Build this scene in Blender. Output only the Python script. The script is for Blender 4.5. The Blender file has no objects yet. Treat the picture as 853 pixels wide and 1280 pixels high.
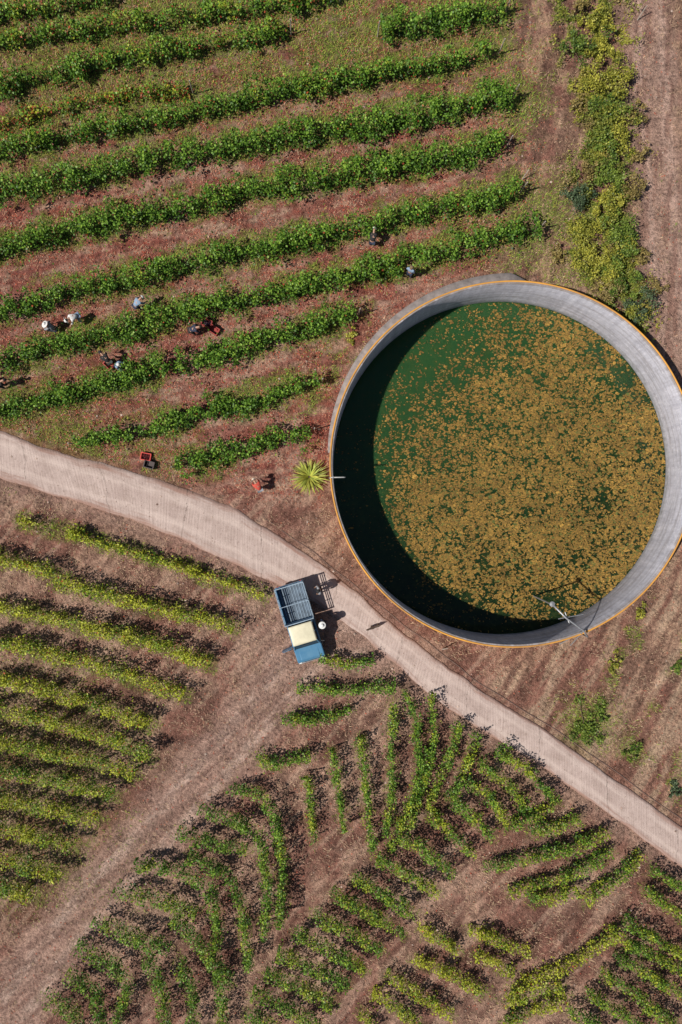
import bpy, math, random
import numpy as np
from mathutils import Vector, Matrix
random.seed(7); RNG = np.random.default_rng(11)
PI = math.pi
H = 42.6
scn = bpy.context.scene
col = scn.collection
def P(px, py, z=0.0):
    k = (H - z) / H / 20.0
    return Vector(((px - 426.5) * k, (640 - py) * k, z))
def to_px(x, y): return x * 20 + 426.5, 640 - y * 20
SUN_EL = math.radians(51.5); SUN_U = Vector((1, .36)).normalized()

# ------------------------------------------------------------------ noise
def _h(ix, iy, s):
    v = np.sin(ix * 127.1 + iy * 311.7 + s * 74.7) * 43758.5453
    return v - np.floor(v)
def vn(x, y, s=0):
    xi = np.floor(x); yi = np.floor(y); fx = x - xi; fy = y - yi
    fx = fx * fx * (3 - 2 * fx); fy = fy * fy * (3 - 2 * fy)
    a = _h(xi, yi, s); b = _h(xi + 1, yi, s); c = _h(xi, yi + 1, s); d = _h(xi + 1, yi + 1, s)
    return (a * (1 - fx) + b * fx) * (1 - fy) + (c * (1 - fx) + d * fx) * fy
def fbm(x, y, s=0, o=4):
    t = 0; a = .5; n = 0
    for k in range(o):
        t = t + a * vn(x, y, s + k * 13); n += a; x = x * 2.03 + 5.1; y = y * 2.03 - 3.7; a *= .5
    return t / n
def sst(x, a, b):
    t = np.clip((x - a) / (b - a), 0, 1); return t * t * (3 - 2 * t)
def dpoly(px, py, pts):
    best = np.full(np.shape(px), 1e9)
    for (x0, y0), (x1, y1) in zip(pts[:-1], pts[1:]):
        dx, dy = x1 - x0, y1 - y0; L = dx * dx + dy * dy + 1e-9
        t = np.clip(((px - x0) * dx + (py - y0) * dy) / L, 0, 1)
        best = np.minimum(best, np.hypot(px - x0 - t * dx, py - y0 - t * dy))
    return best

# ------------------------------------------------------------------ materials
class NT:
    def __init__(s, name):
        s.m = bpy.data.materials.new(name); s.m.use_nodes = True; s.t = s.m.node_tree
        s.b = s.t.nodes['Principled BSDF']; s.out = s.t.nodes['Material Output']
    def n(s, ty, **k):
        o = s.t.nodes.new(ty)
        for a, v in k.items(): setattr(o, a, v)
        return o
    def l(s, a, b): s.t.links.new(a, b)
    def noise(s, vec, scale, detail=4, rough=.6):
        o = s.n('ShaderNodeTexNoise'); o.inputs['Scale'].default_value = scale
        o.inputs['Detail'].default_value = detail; o.inputs['Roughness'].default_value = rough
        s.l(vec, o.inputs['Vector']); return o.outputs['Fac']
    def rng(s, v, a, b, c, d):
        o = s.n('ShaderNodeMapRange'); s.l(v, o.inputs[0])
        for i, q in enumerate((a, b, c, d)): o.inputs[i + 1].default_value = q
        return o.outputs[0]
    def math(s, op, a, b):
        o = s.n('ShaderNodeMath', operation=op)
        for i, q in enumerate((a, b)):
            if isinstance(q, (int, float)): o.inputs[i].default_value = q
            else: s.l(q, o.inputs[i])
        return o.outputs[0]
    def mix(s, f, a, b, mode='MIX'):
        o = s.n('ShaderNodeMix', data_type='RGBA', blend_type=mode)
        for i, q in ((0, f), (6, a), (7, b)):
            if isinstance(q, (int, float)): o.inputs[i].default_value = q
            elif isinstance(q, tuple): o.inputs[i].default_value = (*q, 1)
            else: s.l(q, o.inputs[i])
        return o.outputs[2]
    def comb(s, v):
        o = s.n('ShaderNodeCombineColor')
        for i in range(3): s.l(v, o.inputs[i])
        return o.outputs[0]
    def bump(s, h, strength, dist):
        o = s.n('ShaderNodeBump'); o.inputs['Strength'].default_value = strength
        o.inputs['Distance'].default_value = dist; s.l(h, o.inputs['Height']); s.l(o.outputs[0], s.b.inputs['Normal'])
def simple(name, c, rough=.6, metal=0., var=.25, scale=6., c2=None):
    s = NT(name); g = s.n('ShaderNodeTexCoord').outputs['Object']
    f = s.noise(g, scale, 5)
    c2 = c2 or tuple(q * (1 - var) for q in c)
    s.l(s.mix(s.rng(f, .3, .7, 0, 1), c, c2), s.b.inputs['Base Color'])
    s.b.inputs['Roughness'].default_value = rough; s.b.inputs['Metallic'].default_value = metal
    return s.m
def attr_mat(name, rough=.7, transl=0., noise=0., bump=None):
    s = NT(name); a = s.n('ShaderNodeAttribute', attribute_name='Col').outputs['Color']
    s.b.inputs['Roughness'].default_value = rough
    if noise:
        g = s.n('ShaderNodeTexCoord').outputs['Object']
        a = s.mix(1., a, s.comb(s.rng(s.noise(g, noise, 4), .3, .7, .6, 1.35)), 'MULTIPLY')
    s.l(a, s.b.inputs['Base Color'])
    s.b.inputs['Specular IOR Level'].default_value = .3
    if transl:
        tr = s.n('ShaderNodeBsdfTranslucent'); s.l(a, tr.inputs[0]); mx = s.n('ShaderNodeMixShader')
        mx.inputs[0].default_value = transl; s.l(s.b.outputs[0], mx.inputs[1]); s.l(tr.outputs[0], mx.inputs[2])
        s.l(mx.outputs[0], s.out.inputs[0])
    return s.m
M_leaf = attr_mat('leaf', .5, .14)
M_blade = attr_mat('blade', .8, .10)
M_weed = attr_mat('floating_weed', .85, 0, 14.)
M_bark = simple('bark', (.12, .08, .05), .9)
M_wood = simple('post_wood', (.38, .33, .28), .85)

s = NT('soil'); g = s.n('ShaderNodeTexCoord').outputs['Object']
a = s.n('ShaderNodeAttribute', attribute_name='Col').outputs['Color']
n1 = s.noise(g, .9, 6, .65); n2 = s.noise(g, 4.5, 6, .72); n3 = s.noise(g, 20., 4, .7)
f = s.math('ADD', s.math('ADD', s.rng(n1, .28, .72, -.34, .34), s.rng(n2, .32, .68, -.55, .55)), s.rng(n3, .3, .7, -.45, .45))
c = s.mix(1., a, s.comb(s.math('MAXIMUM', s.math('ADD', f, 1.04), .12)), 'MULTIPLY')
c = s.mix(s.rng(n3, .56, .68, 0, .5), c, (.66, .46, .34))
c = s.mix(s.rng(s.noise(g, 7., 6, .78), .56, .68, 0, .8), c, (.060, .028, .022))
s.l(c, s.b.inputs['Base Color']); s.b.inputs['Roughness'].default_value = .95; s.b.inputs['Specular IOR Level'].default_value = .1
s.bump(s.math('ADD', s.math('MULTIPLY', n2, 1.3), s.math('MULTIPLY', n3, .5)), 1., .22)
M_soil = s.m

s = NT('road_concrete'); uv = s.n('ShaderNodeTexCoord').outputs['UV']; g = s.n('ShaderNodeTexCoord').outputs['Object']
sep = s.n('ShaderNodeSeparateXYZ'); s.l(uv, sep.inputs[0])
wob = s.math('MULTIPLY', s.noise(g, .8, 3), .25)
u = s.math('ADD', sep.outputs[0], wob)
rib = s.math('SINE', s.math('MULTIPLY', u, 2 * PI / .19), 0.)
mpx = s.n('ShaderNodeMapping'); mpx.inputs['Scale'].default_value = (7., .5, 1.); s.l(uv, mpx.inputs[0])
cross = s.noise(mpx.outputs[0], 1., 5, .7)          # fine irregular cross streaks
mpl = s.n('ShaderNodeMapping'); mpl.inputs['Scale'].default_value = (.25, 3., 1.); s.l(uv, mpl.inputs[0])
lng = s.noise(mpl.outputs[0], 1.5, 5, .65)
n1 = s.noise(g, .45, 7, .65); n2 = s.noise(g, 5., 7, .75); n3 = s.noise(g, 35., 4, .7); n4 = s.noise(g, 1.4, 6, .72)
slab = s.math('FRACT', s.math('DIVIDE', s.math('ADD', sep.outputs[0], s.math('MULTIPLY', n1, 1.2)), 5.3), 0.)
joint = s.math('MULTIPLY', s.math('LESS_THAN', slab, .014), s.rng(n2, .38, .58, 0, .6))
c = s.mix(s.rng(n1, .35, .65, 0, 1), (.53, .42, .38), (.38, .285, .255))
c = s.mix(s.rng(cross, .45, .65, 0, .6), c, (.27, .195, .17))
c = s.mix(s.rng(n4, .50, .68, 0, .5), c, (.28, .20, .17))
c = s.mix(s.rng(n2, .54, .70, 0, .7), c, (.20, .14, .12))
c = s.mix(s.rng(n3, .45, .68, 0, .5), c, (.64, .54, .49))
c = s.mix(s.math('MULTIPLY', s.rng(rib, -1, .3, .22, 0), s.rng(n4, .38, .62, 0., 1.)), c, (.20, .15, .13))
edge = s.math('ABSOLUTE', sep.outputs[1], 0.)
wheel = s.math('ABSOLUTE', s.math('SUBTRACT', edge, .46), 0.)
c = s.mix(s.math('MULTIPLY', s.rng(wheel, .05, .22, .55, 0), s.rng(lng, .38, .6, .2, 1)), c, (.60, .49, .44))
c = s.mix(s.rng(s.math('ADD', edge, s.math('MULTIPLY', s.math('SUBTRACT', lng, .5), 1.6)), .72, 1.05, 0, .9), c, (.29, .17, .135))
c = s.mix(joint, c, (.10, .075, .06))
s.l(c, s.b.inputs['Base Color']); s.b.inputs['Roughness'].default_value = .9
s.bump(s.math('ADD', s.math('MULTIPLY', rib, .1), s.math('ADD', n2, n3)), .6, .03)
M_road = s.m

s = NT('tank_concrete'); uv = s.n('ShaderNodeTexCoord').outputs['UV']; g = s.n('ShaderNodeTexCoord').outputs['Object']
mp = s.n('ShaderNodeMapping'); mp.inputs['Scale'].default_value = (1, .12, 1); s.l(uv, mp.inputs[0])
st = s.noise(mp.outputs[0], 2.2, 7, .75); mp2 = s.n('ShaderNodeMapping'); mp2.inputs['Scale'].default_value = (.06, 1, 1); s.l(uv, mp2.inputs[0])
hz = s.noise(mp2.outputs[0], 3.2, 5, .65); n2 = s.noise(g, 4., 7, .75); n1 = s.noise(g, .5, 4, .6)
c = s.mix(s.rng(st, .35, .65, 0, 1), (.57, .57, .64), (.33, .33, .385))
c = s.mix(s.rng(n1, .4, .65, 0, .55), c, (.42, .42, .47))
c = s.mix(s.rng(hz, .48, .62, 0, .6), c, (.25, .235, .25))
c = s.mix(s.rng(n2, .54, .70, 0, .55), c, (.70, .70, .75))
c = s.mix(s.rng(n2, .45, .31, 0, .55), c, (.18, .165, .16))
sep = s.n('ShaderNodeSeparateXYZ'); s.l(uv, sep.inputs[0])
c = s.mix(s.rng(s.math('ADD', sep.outputs[1], s.math('MULTIPLY', n2, .9)), -1.9, -1.0, .85, 0), c, (.12, .13, .11))
c = s.mix(s.rng(s.math('ADD', sep.outputs[1], s.math('MULTIPLY', st, .5)), 1.58, 1.72, 0, .75), c, (.21, .17, .14))
s.l(c, s.b.inputs['Base Color']); s.b.inputs['Roughness'].default_value = .9; s.bump(n2, .5, .04)
M_tank = s.m
M_foot = simple('footing_concrete', (.33, .29, .28), .9, 0, .5, 2.5)
M_rim = simple('rusty_rim', (.80, .38, .05), .8, 0, .3, .35, (.40, .20, .06))
s = NT('water'); g = s.n('ShaderNodeTexCoord').outputs['Object']
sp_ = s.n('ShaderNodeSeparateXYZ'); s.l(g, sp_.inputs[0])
gr = s.math('SUBTRACT', sp_.outputs[1], s.math('MULTIPLY', sp_.outputs[0], .6))  # lit upper-left zone put into the water colour as a lighter green
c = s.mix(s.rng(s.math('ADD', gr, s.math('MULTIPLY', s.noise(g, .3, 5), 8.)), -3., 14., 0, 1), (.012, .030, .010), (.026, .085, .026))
c = s.mix(s.rng(s.noise(g, 1.6, 7, .78), .48, .70, 0, .6), c, (.065, .085, .018))
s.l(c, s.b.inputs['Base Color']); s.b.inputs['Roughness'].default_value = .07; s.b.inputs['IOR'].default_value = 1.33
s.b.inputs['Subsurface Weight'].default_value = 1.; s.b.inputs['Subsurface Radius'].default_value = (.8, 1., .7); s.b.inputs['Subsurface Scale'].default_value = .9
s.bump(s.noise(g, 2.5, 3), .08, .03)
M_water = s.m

# ------------------------------------------------------------------ object helpers
def link(o, parent=None):
    col.objects.link(o)
    if parent: o.parent = parent
    return o
def tag(o, label=None, cat=None, group=None, kind=None):
    for k, v in (('label', label), ('category', cat), ('group', group), ('kind', kind)):
        if v: o[k] = v
    return o
def empty(name, loc, label, cat, rz=0, group=None):
    o = bpy.data.objects.new(name, None); link(o); o.location = loc; o.rotation_euler = (0, 0, rz)
    o.empty_display_size = .2
    return tag(o, label, cat, group)
def np_mesh(name, V, F, mat, colr=None, uv=None, smooth=False):
    V = np.asarray(V, dtype=np.float32); F = np.asarray(F, dtype=np.int32); k = F.shape[1]
    me = bpy.data.meshes.new(name)
    me.vertices.add(len(V)); me.vertices.foreach_set('co', V.ravel())
    me.loops.add(F.size); me.loops.foreach_set('vertex_index', F.ravel())
    me.polygons.add(len(F)); me.polygons.foreach_set('loop_start', np.arange(0, F.size, k, dtype=np.int32))
    try: me.polygons.foreach_set('loop_total', np.full(len(F), k, dtype=np.int32))
    except Exception: pass
    if colr is not None:
        at = me.color_attributes.new('Col', 'FLOAT_COLOR', 'POINT')
        c4 = np.ones((len(V), 4), dtype=np.float32); c4[:, :3] = colr; at.data.foreach_set('color', c4.ravel())
    if uv is not None:
        ul = me.uv_layers.new(name='UVMap'); ul.data.foreach_set('uv', np.asarray(uv, dtype=np.float32)[F.ravel()].ravel())
    if smooth: me.polygons.foreach_set('use_smooth', np.ones(len(F), dtype=bool))
    me.materials.append(mat); me.update(calc_edges=True); me.validate()
    return me
class MB:
    def __init__(s): s.v = []; s.f = []
    def box(s, c, d, rz=0, taper=1.):
        i = len(s.v); cr, sr = math.cos(rz), math.sin(rz)
        for z in (-.5, .5):
            k = taper if z > 0 else 1
            for x, y in ((-.5, -.5), (.5, -.5), (.5, .5), (-.5, .5)):
                X, Y = x * d[0] * k, y * d[1] * k
                s.v.append((c[0] + X * cr - Y * sr, c[1] + X * sr + Y * cr, c[2] + z * d[2]))
        for q in ((3, 2, 1, 0), (4, 5, 6, 7), (0, 1, 5, 4), (1, 2, 6, 5), (2, 3, 7, 6), (3, 0, 4, 7)):
            s.f.append(tuple(i + j for j in q))
        return s
    def tube(s, pts, rad, n=8):
        pts = [Vector(p) for p in pts]; base = len(s.v)
        for k, p in enumerate(pts):
            d = (pts[min(k + 1, len(pts) - 1)] - pts[max(k - 1, 0)]).normalized()
            a = d.orthogonal().normalized() if abs(d.z) > .9 else d.cross(Vector((0, 0, 1))).normalized(); b = d.cross(a)
            r = rad[k] if isinstance(rad, (list, tuple)) else rad
            for j in range(n):
                t = 2 * PI * j / n; s.v.append(tuple(p + a * r * math.cos(t) + b * r * math.sin(t)))
        for k in range(len(pts) - 1):
            for j in range(n):
                s.f.append((base + k * n + j, base + k * n + (j + 1) % n, base + (k + 1) * n + (j + 1) % n, base + (k + 1) * n + j))
        s.f.append(tuple(base + j for j in range(n))[::-1]); s.f.append(tuple(base + (len(pts) - 1) * n + j for j in range(n)))
        return s
    def extr(s, prof, x0, x1, in1=0):
        i = len(s.v); n = len(prof)
        for x in (x0, x1):
            for y, z in prof: s.v.append((x, y, z))
        s.f.append(tuple(range(i, i + n))); s.f.append(tuple(range(i + 2 * n - 1, i + n - 1, -1)))
        for j in range(n): s.f.append((i + j, i + n + j, i + n + (j + 1) % n, i + (j + 1) % n))
        return s
    def lathe(s, prof, n=24, c=(0, 0, 0), sx=1., sy=1.):
        i = len(s.v)
        for r, z in prof:
            for j in range(n):
                t = 2 * PI * j / n; s.v.append((c[0] + r * math.cos(t) * sx, c[1] + r * math.sin(t) * sy, c[2] + z))
        for k in range(len(prof) - 1):
            for j in range(n): s.f.append((i + k * n + j, i + k * n + (j + 1) % n, i + (k + 1) * n + (j + 1) % n, i + (k + 1) * n + j))
        return s
    def mesh(s, name, mat, smooth=False):
        me = bpy.data.meshes.new(name); me.from_pydata(s.v, [], s.f); me.materials.append(mat)
        if smooth:
            for p in me.polygons: p.use_smooth = True
        return me
    def obj(s, name, mat, parent=None, smooth=False, bevel=0, loc=None):
        o = bpy.data.objects.new(name, s.mesh(name, mat, smooth)); link(o, parent)
        if loc is not None: o.location = loc
        if bevel:
            b = o.modifiers.new('b', 'BEVEL'); b.width = bevel; b.segments = 2; b.limit_method = 'ANGLE'
        return o

# ------------------------------------------------------------------ layout data
ORD = 'first second third fourth fifth sixth seventh eighth ninth tenth eleventh twelfth thirteenth fourteenth fifteenth sixteenth seventeenth eighteenth'.split()
rows = []   # block, pts, halfwidth(m), height, gap, autumn(0 green..1 yellow), red, density, label
def R(block, pts, hw, h, gap, au, red, den, label): rows.append((block, pts, hw, h, gap, au, red, den, label))
UG = 'U'
R(UG, [(-30, 16), (60, 8), (140, -8)], .45, 1.2, .12, .35, .06, .9, 'green vine row cut off by the top left corner of the photo')
R(UG, [(-30, 52), (60, 42), (150, 30), (250, 17), (360, 2), (420, -8)], .5, 1.3, .12, .35, .06, .9, 'patchy green vine row, second from the top at the left edge')
R(UG, [(478, 34), (540, 26), (590, 16), (630, 6)], .72, 1.5, 0, .15, 0, 1, 'short dense green vine row at the top beside the dry bank')
R(UG, [(-30, 112), (60, 92), (150, 72), (230, 57), (300, 46), (358, 34)], .58, 1.4, .06, .28, .04, .95, 'green vine row with thin left end ending above a grassy patch')
R(UG, [(-20, 158), (50, 140), (120, 126), (190, 116), (235, 112)], .45, .95, .22, .5, .2, .6, 'sparse vine row with scattered yellow and red leaves near the top left')
R(UG, [(-30, 192), (60, 172), (150, 155), (240, 138), (290, 130), (345, 112), (450, 95), (540, 80), (622, 58)], .57, 1.45, .05, .2, .03, 1, 'long vine row, thin on the left and dense green on the right, third long one')
R(UG, [(-30, 242), (60, 226), (150, 206), (260, 186), (350, 171), (450, 154), (560, 134), (640, 113)], .68, 1.6, 0, .12, .01, 1, 'thick green vine row whose right end reaches the grassy spot of the bank')
R(UG, [(-30, 318), (80, 288), (160, 271), (260, 250), (370, 226), (470, 211), (560, 195), (632, 176)], .70, 1.6, 0, .1, .01, 1, 'thick green vine row one above the pickers in dark clothes')
R(UG, [(-30, 392), (60, 370), (150, 350), (250, 326), (330, 310), (420, 290), (520, 268), (600, 250), (650, 234)], .62, 1.6, .01, .12, .01, 1, 'long green vine row just above the lone picker in a dark cap')
R(UG, [(-30, 458), (60, 434), (150, 412), (240, 388), (330, 368), (430, 345), (520, 322), (600, 300), (672, 282)], .64, 1.6, .01, .12, .01, 1, 'longest green vine row, running to just above the round tank')
R(UG, [(-20, 516), (80, 494), (170, 470), (250, 447), (330, 425), (400, 404), (444, 390)], .70, 1.5, 0, .1, .01, 1, 'third thick vine row above the road, ending left of the tank')
R(UG, [(95, 553), (160, 543), (240, 520), (320, 499), (398, 476)], .58, 1.35, 0, .1, .01, 1, 'medium green vine row, second above the concrete road')
R(UG, [(222, 582), (280, 569), (340, 553), (388, 537)], .56, 1.25, 0, .1, .01, 1, 'short green vine row nearest the road and the spiky plant')
LL = [[(25, 650), (80, 664), (140, 682), (220, 706), (280, 728), (330, 743)],
 [(-30, 690), (40, 708), (110, 738), (180, 755), (240, 770), (292, 784)], [(-30, 752), (40, 766), (110, 783), (180, 800), (262, 828)],
 [(-30, 797), (50, 812), (120, 832), (180, 850), (228, 868)], [(-30, 842), (50, 860), (120, 882), (190, 906)],
 [(-30, 880), (60, 900), (130, 920), (188, 945)], [(-30, 920), (60, 940), (120, 953), (168, 968)], [(-30, 958), (60, 974), (142, 993)],
 [(-30, 994), (50, 1008), (122, 1024)], [(-30, 1030), (40, 1043), (92, 1058)], [(-30, 1066), (40, 1082), (78, 1096)], [(-30, 1102), (20, 1112), (48, 1124)]]
for i, p in enumerate(LL):
    R('L', p, (.38 if i else .28), 1.8 if i else 1.1, .05 if i else .22, .86 if i < 5 else .72, .03, .95, '%s yellow-green vine row down from the road in the left edge plot' % ORD[i])
for i, p in enumerate([[(400, 822), (432, 832), (468, 824)], [(372, 860), (430, 861), (494, 857)], [(352, 901), (400, 899), (438, 886)], [(318, 946), (350, 954), (388, 944)]]):
    R('C', p, .34, 1.3, 0, .42, 0, 1, '%s of four short level vine rows below the parked truck' % ORD[i])
for i, p in enumerate([[(385, 972), (389, 1010), (392, 1050)], [(415, 938), (425, 985), (430, 1036)], [(450, 922), (458, 980), (465, 1062)],
  [(492, 878), (490, 940), (490, 1000), (482, 1042)], [(506, 866), (521, 900), (526, 960), (508, 1020), (488, 1062)], [(540, 868), (543, 920), (530, 980), (513, 1032)],
  [(575, 903), (556, 960), (535, 1008)], [(598, 918), (583, 960), (565, 992)]]):
    R('V', p, .27, 1.4, 0, .46, 0, 1, '%s upright vine row from the left in the fan below the truck' % ORD[i])
for i, p in enumerate([[(282, 988), (320, 988), (343, 1015), (355, 1070), (350, 1152)], [(250, 1010), (300, 1028), (326, 1044)], [(324, 1052), (336, 1100), (330, 1168)],
  [(222, 1040), (270, 1053), (308, 1062)], [(236, 1068), (282, 1092), (302, 1130), (312, 1208)], [(168, 1080), (215, 1085), (256, 1104)], [(262, 1105), (274, 1160), (264, 1205)],
  [(145, 1110), (200, 1125), (246, 1140)], [(218, 1148), (250, 1180), (288, 1226)], [(118, 1148), (165, 1170), (212, 1184)], [(182, 1190), (202, 1240), (208, 1290)],
  [(95, 1182), (140, 1204), (162, 1232), (142, 1290)], [(225, 1203), (241, 1250), (243, 1295)], [(270, 1208), (279, 1250), (276, 1295)], [(84, 1216), (118, 1238), (128, 1290)], [(54, 1246), (92, 1262), (100, 1295)]]):
    R('K', p, .30, 1.75, 0, .34, 0, 1, '%s dark green vine row from the top of the swirling bottom left plot' % ORD[i])
for i, p in enumerate([[(498, 1044), (530, 1060), (564, 1092)], [(472, 1073), (510, 1093), (546, 1115)], [(443, 1097), (480, 1117), (520, 1141)], [(416, 1117), (460, 1141), (504, 1165)],
  [(393, 1144), (430, 1160), (475, 1187)], [(368, 1165), (410, 1185), (454, 1210)], [(348, 1190), (390, 1208), (434, 1231)], [(333, 1215), (370, 1231), (416, 1255)], [(316, 1240), (350, 1255), (399, 1281)], [(310, 1266), (350, 1290)]]):
    R('F', p, .32, 1.6, 0, .5, 0, 1.05, '%s short slanting vine row down the ladder at bottom centre' % ORD[i])
for i, p in enumerate([[(622, 938), (660, 962), (694, 1002)], [(600, 955), (640, 985), (657, 1012)], [(582, 975), (612, 995), (634, 1026)], [(560, 995), (588, 1016), (614, 1048)], [(538, 1018), (562, 1040), (592, 1068)],
  [(632, 1034), (662, 1024), (690, 1008)], [(664, 1039), (692, 1035), (724, 1024)], [(606, 1083), (680, 1067), (720, 1058), (757, 1039)], [(638, 1115), (690, 1100), (730, 1085), (762, 1065)], [(662, 1124), (700, 1121), (722, 1113)], [(732, 1126), (765, 1102), (804, 1067)]]):
    R('G', p, .33, 1.4, 0, .52, 0, 1, '%s vine row down the plot beside the right part of the road' % ORD[i])
for i, p in enumerate([[(588, 1163), (620, 1174), (662, 1191)], [(523, 1159), (548, 1172), (574, 1190)], [(594, 1193), (615, 1202), (638, 1217)], [(518, 1197), (560, 1216), (606, 1241)], [(640, 1236), (700, 1212), (742, 1186), (775, 1160)],
  [(484, 1219), (520, 1240), (564, 1270)], [(630, 1253), (665, 1240), (702, 1232)], [(468, 1241), (500, 1262), (524, 1284)], [(628, 1279), (670, 1262), (707, 1246)], [(454, 1266), (470, 1290)]]):
    R('H', p, .32, 1.2, .05, .82, .02, .95, '%s yellowing vine row down the plot at the bottom right of centre' % ORD[i])
for i, p in enumerate([[(815, 1090), (840, 1102), (875, 1122)], [(808, 1112), (835, 1134), (875, 1160)], [(782, 1152), (830, 1180), (880, 1206)], [(776, 1174), (825, 1200), (880, 1228)], [(774, 1197), (820, 1224), (880, 1257)], [(755, 1218), (800, 1248), (850, 1287)], [(735, 1242), (775, 1264), (810, 1292)], [(712, 1264), (740, 1278), (760, 1292)]]):
    R('J', p, .31, 1.5, 0, .5, 0, 1, '%s green vine row down the bottom right corner plot' % ORD[i])

road_top = [(-60, 518), (0, 537), (60, 560), (150, 583), (240, 612), (290, 632), (340, 662), (400, 700), (450, 742), (500, 786), (545, 820), (600, 860), (680, 910), (760, 966), (853, 1033), (920, 1082)]
road_bot = [(-60, 582), (0, 601), (80, 624), (160, 650), (230, 678), (290, 704), (340, 730), (385, 752), (440, 785), (488, 828), (535, 868), (600, 914), (680, 962), (760, 1018), (853, 1087), (920, 1136)]
road_mid = [((a[0] + b[0]) / 2, (a[1] + b[1]) / 2) for a, b in zip(road_top, road_bot)]
track = [(460, 800), (400, 800), (345, 868), (262, 965), (200, 1040), (120, 1120), (55, 1205), (-10, 1300)]
ts = [(810, -60), (815, 100), (822, 200), (830, 300), (842, 420), (870, 520)]
Tc = P(642, 580, 1.5); TR = 230 / 20 * (H - 1.5) / H; TI = TR - .2; ZW = -2.1

uU = [r[1] for r in rows if r[0] == 'U']; uL = [r[1] for r in rows if r[0] == 'L']; uO = [r[1] for r in rows if r[0] not in 'UL']
def dmin(px, py, L):
    d = np.full(np.shape(px), 1e9)
    for p in L: d = np.minimum(d, dpoly(px, py, p))
    return d
STR = [[(806, 745), (776, 820), (745, 875), (728, 925)], [(860, 800), (822, 880), (790, 945)], [(860, 950), (838, 1000)], [(836, 230), (834, 400)]]
def masks(px, py):
    n = fbm(px / 45, py / 45, 3); n2 = fbm(px / 14, py / 14, 9)
    up = 1 - sst(py - (np.interp(px, [0, 150, 290, 400, 440, 560, 640, 700], [560, 590, 620, 640, 440, 360, 320, 280])), -20, 10)
    up = up * (1 - sst(px + (n - .5) * 60, 630, 690))
    dU = dmin(px, py, uU); dL = dmin(px, py, uL); dO = dmin(px, py, uO)
    grU = up * (1 - sst(dU + (n2 - .5) * 30, 12, 30)) * .9 * sst(n + .3 * (1 - py / 600), .36, .57)
    grU = np.maximum(grU, up * (1 - sst(py + px * .15, 90, 260)) * sst(n2 + .3 * (n - .5), .42, .56) * .95)
    gp = 0
    for (x, y, r, w) in ((420, 60, 50, 1), (310, 100, 35, .8), (200, 90, 50, .7), (648, 128, 28, 1), (690, 262, 34, .9), (650, 290, 40, .8), (440, 392, 16, .6), (70, 545, 40, .8), (30, 530, 40, .6), (733, 905, 26, 1), (790, 935, 16, .8),
                         (722, 330, 40, .6), (590, 300, 30, .7), (180, 560, 40, .6), (420, 430, 25, .5), (845, 985, 14, .8)):
        gp = np.maximum(gp, w * np.exp(-((px - x) ** 2 + (py - y) ** 2) / (2 * r * r)))
    for p_ in STR: gp = np.maximum(gp, .62 * (1 - sst(dpoly(px, py, p_) + (n - .5) * 50, 0, 18)) * sst(fbm(px / 22, py / 22, 15), .42, .58))
    gp = gp * sst(n2 + gp * .3, .38, .62)
    hedge = 1 - sst(dpoly(px, py, [(735, -20), (750, 100), (752, 200), (752, 300), (785, 400)]) + (n - .5) * 90, 18, 56)
    low = (1 - sst(dL + (n2 - .5) * 18, 6, 17)) * .6; lowO = (1 - sst(dO + (n2 - .5) * 14, 4, 13)) * .3
    leftplot = sst(150 - px + (py - 900) * .1 + (n - .5) * 120, -60, 80) * sst(py, 760, 900) * (1 - sst(py, 1090, 1180))
    green = np.maximum.reduce([grU, gp, hedge * .85 * sst(n2 + n - .5, .36, .52), low, lowO, leftplot * .35])
    tk = 1 - sst(dpoly(px, py, track) + (n2 - .5) * 24, 26, 52)
    tk2 = 1 - sst(dpoly(px, py, ts) + (n2 - .5) * 22, 22, 42)
    yard = np.exp(-((px - 400) ** 2 / 2 / 50 ** 2 + (py - 790) ** 2 / 2 / 38 ** 2))
    dr = dpoly(px, py, road_mid)
    return dict(up=up, green=np.clip(green, 0, 1), track=np.maximum.reduce([tk, tk2, yard]), road=1 - sst(dr, 27, 38), n=n, n2=n2, hedge=hedge, leftplot=leftplot, dU=dU)

# ------------------------------------------------------------------ ground
def axis(a, b, st):
    c = list(np.arange(a, b + 1e-6, st)); d = st; lo = []; x = a
    while x > -420: d *= 1.5; x -= d; lo.append(x)
    hi = []; d = st; x = c[-1]
    while x < 420: d *= 1.5; x += d; hi.append(x)
    return np.array(lo[::-1] + c + hi)
def gheight(x, y): return (fbm(x * .7, y * .7, 5) - .5) * .28 + (fbm(x * 2.1, y * 2.1, 8, 2) - .5) * .18
xs = axis(-24, 24, .16); ys = axis(-35, 35, .16)
X, Y = np.meshgrid(xs, ys); nx, ny = len(xs), len(ys)
x = X.ravel(); y = Y.ravel(); px, py = to_px(x, y)
m = masks(px, py)
def lerp(a, b, t): return a * (1 - t[:, None]) + np.array(b)[None, :] * t[:, None]
n4 = fbm(px / 30 + 7, py / 30, 41); n5 = fbm(px / 8, py / 8, 51, 3)
c = np.tile(np.array([.30, .145, .11]), (len(x), 1))
c = lerp(c, (.46, .29, .215), sst(m['n'], .42, .60) * .9)
c = lerp(c, (.14, .065, .05), sst(n4, .50, .66) * .65)
c = lerp(c, (.30, .105, .085), m['up'] * (.45 + .45 * sst(m['n2'], .35, .6)))
c = lerp(c, (.45, .28, .215), m['up'] * sst(n4, .48, .62) * .8)
rowst = fbm((px * .97 - py * .22) / 45, (py * .97 + px * .22) / 6, 63, 3)
c = lerp(c, (.23, .075, .055), m['up'] * sst(rowst, .5, .62) * .65)
c = lerp(c, (.50, .34, .24), m['up'] * sst(1 - rowst, .56, .68) * .6)
c = lerp(c, (.25, .065, .05), m['up'] * sst(n5, .54, .66) * .6)
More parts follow.
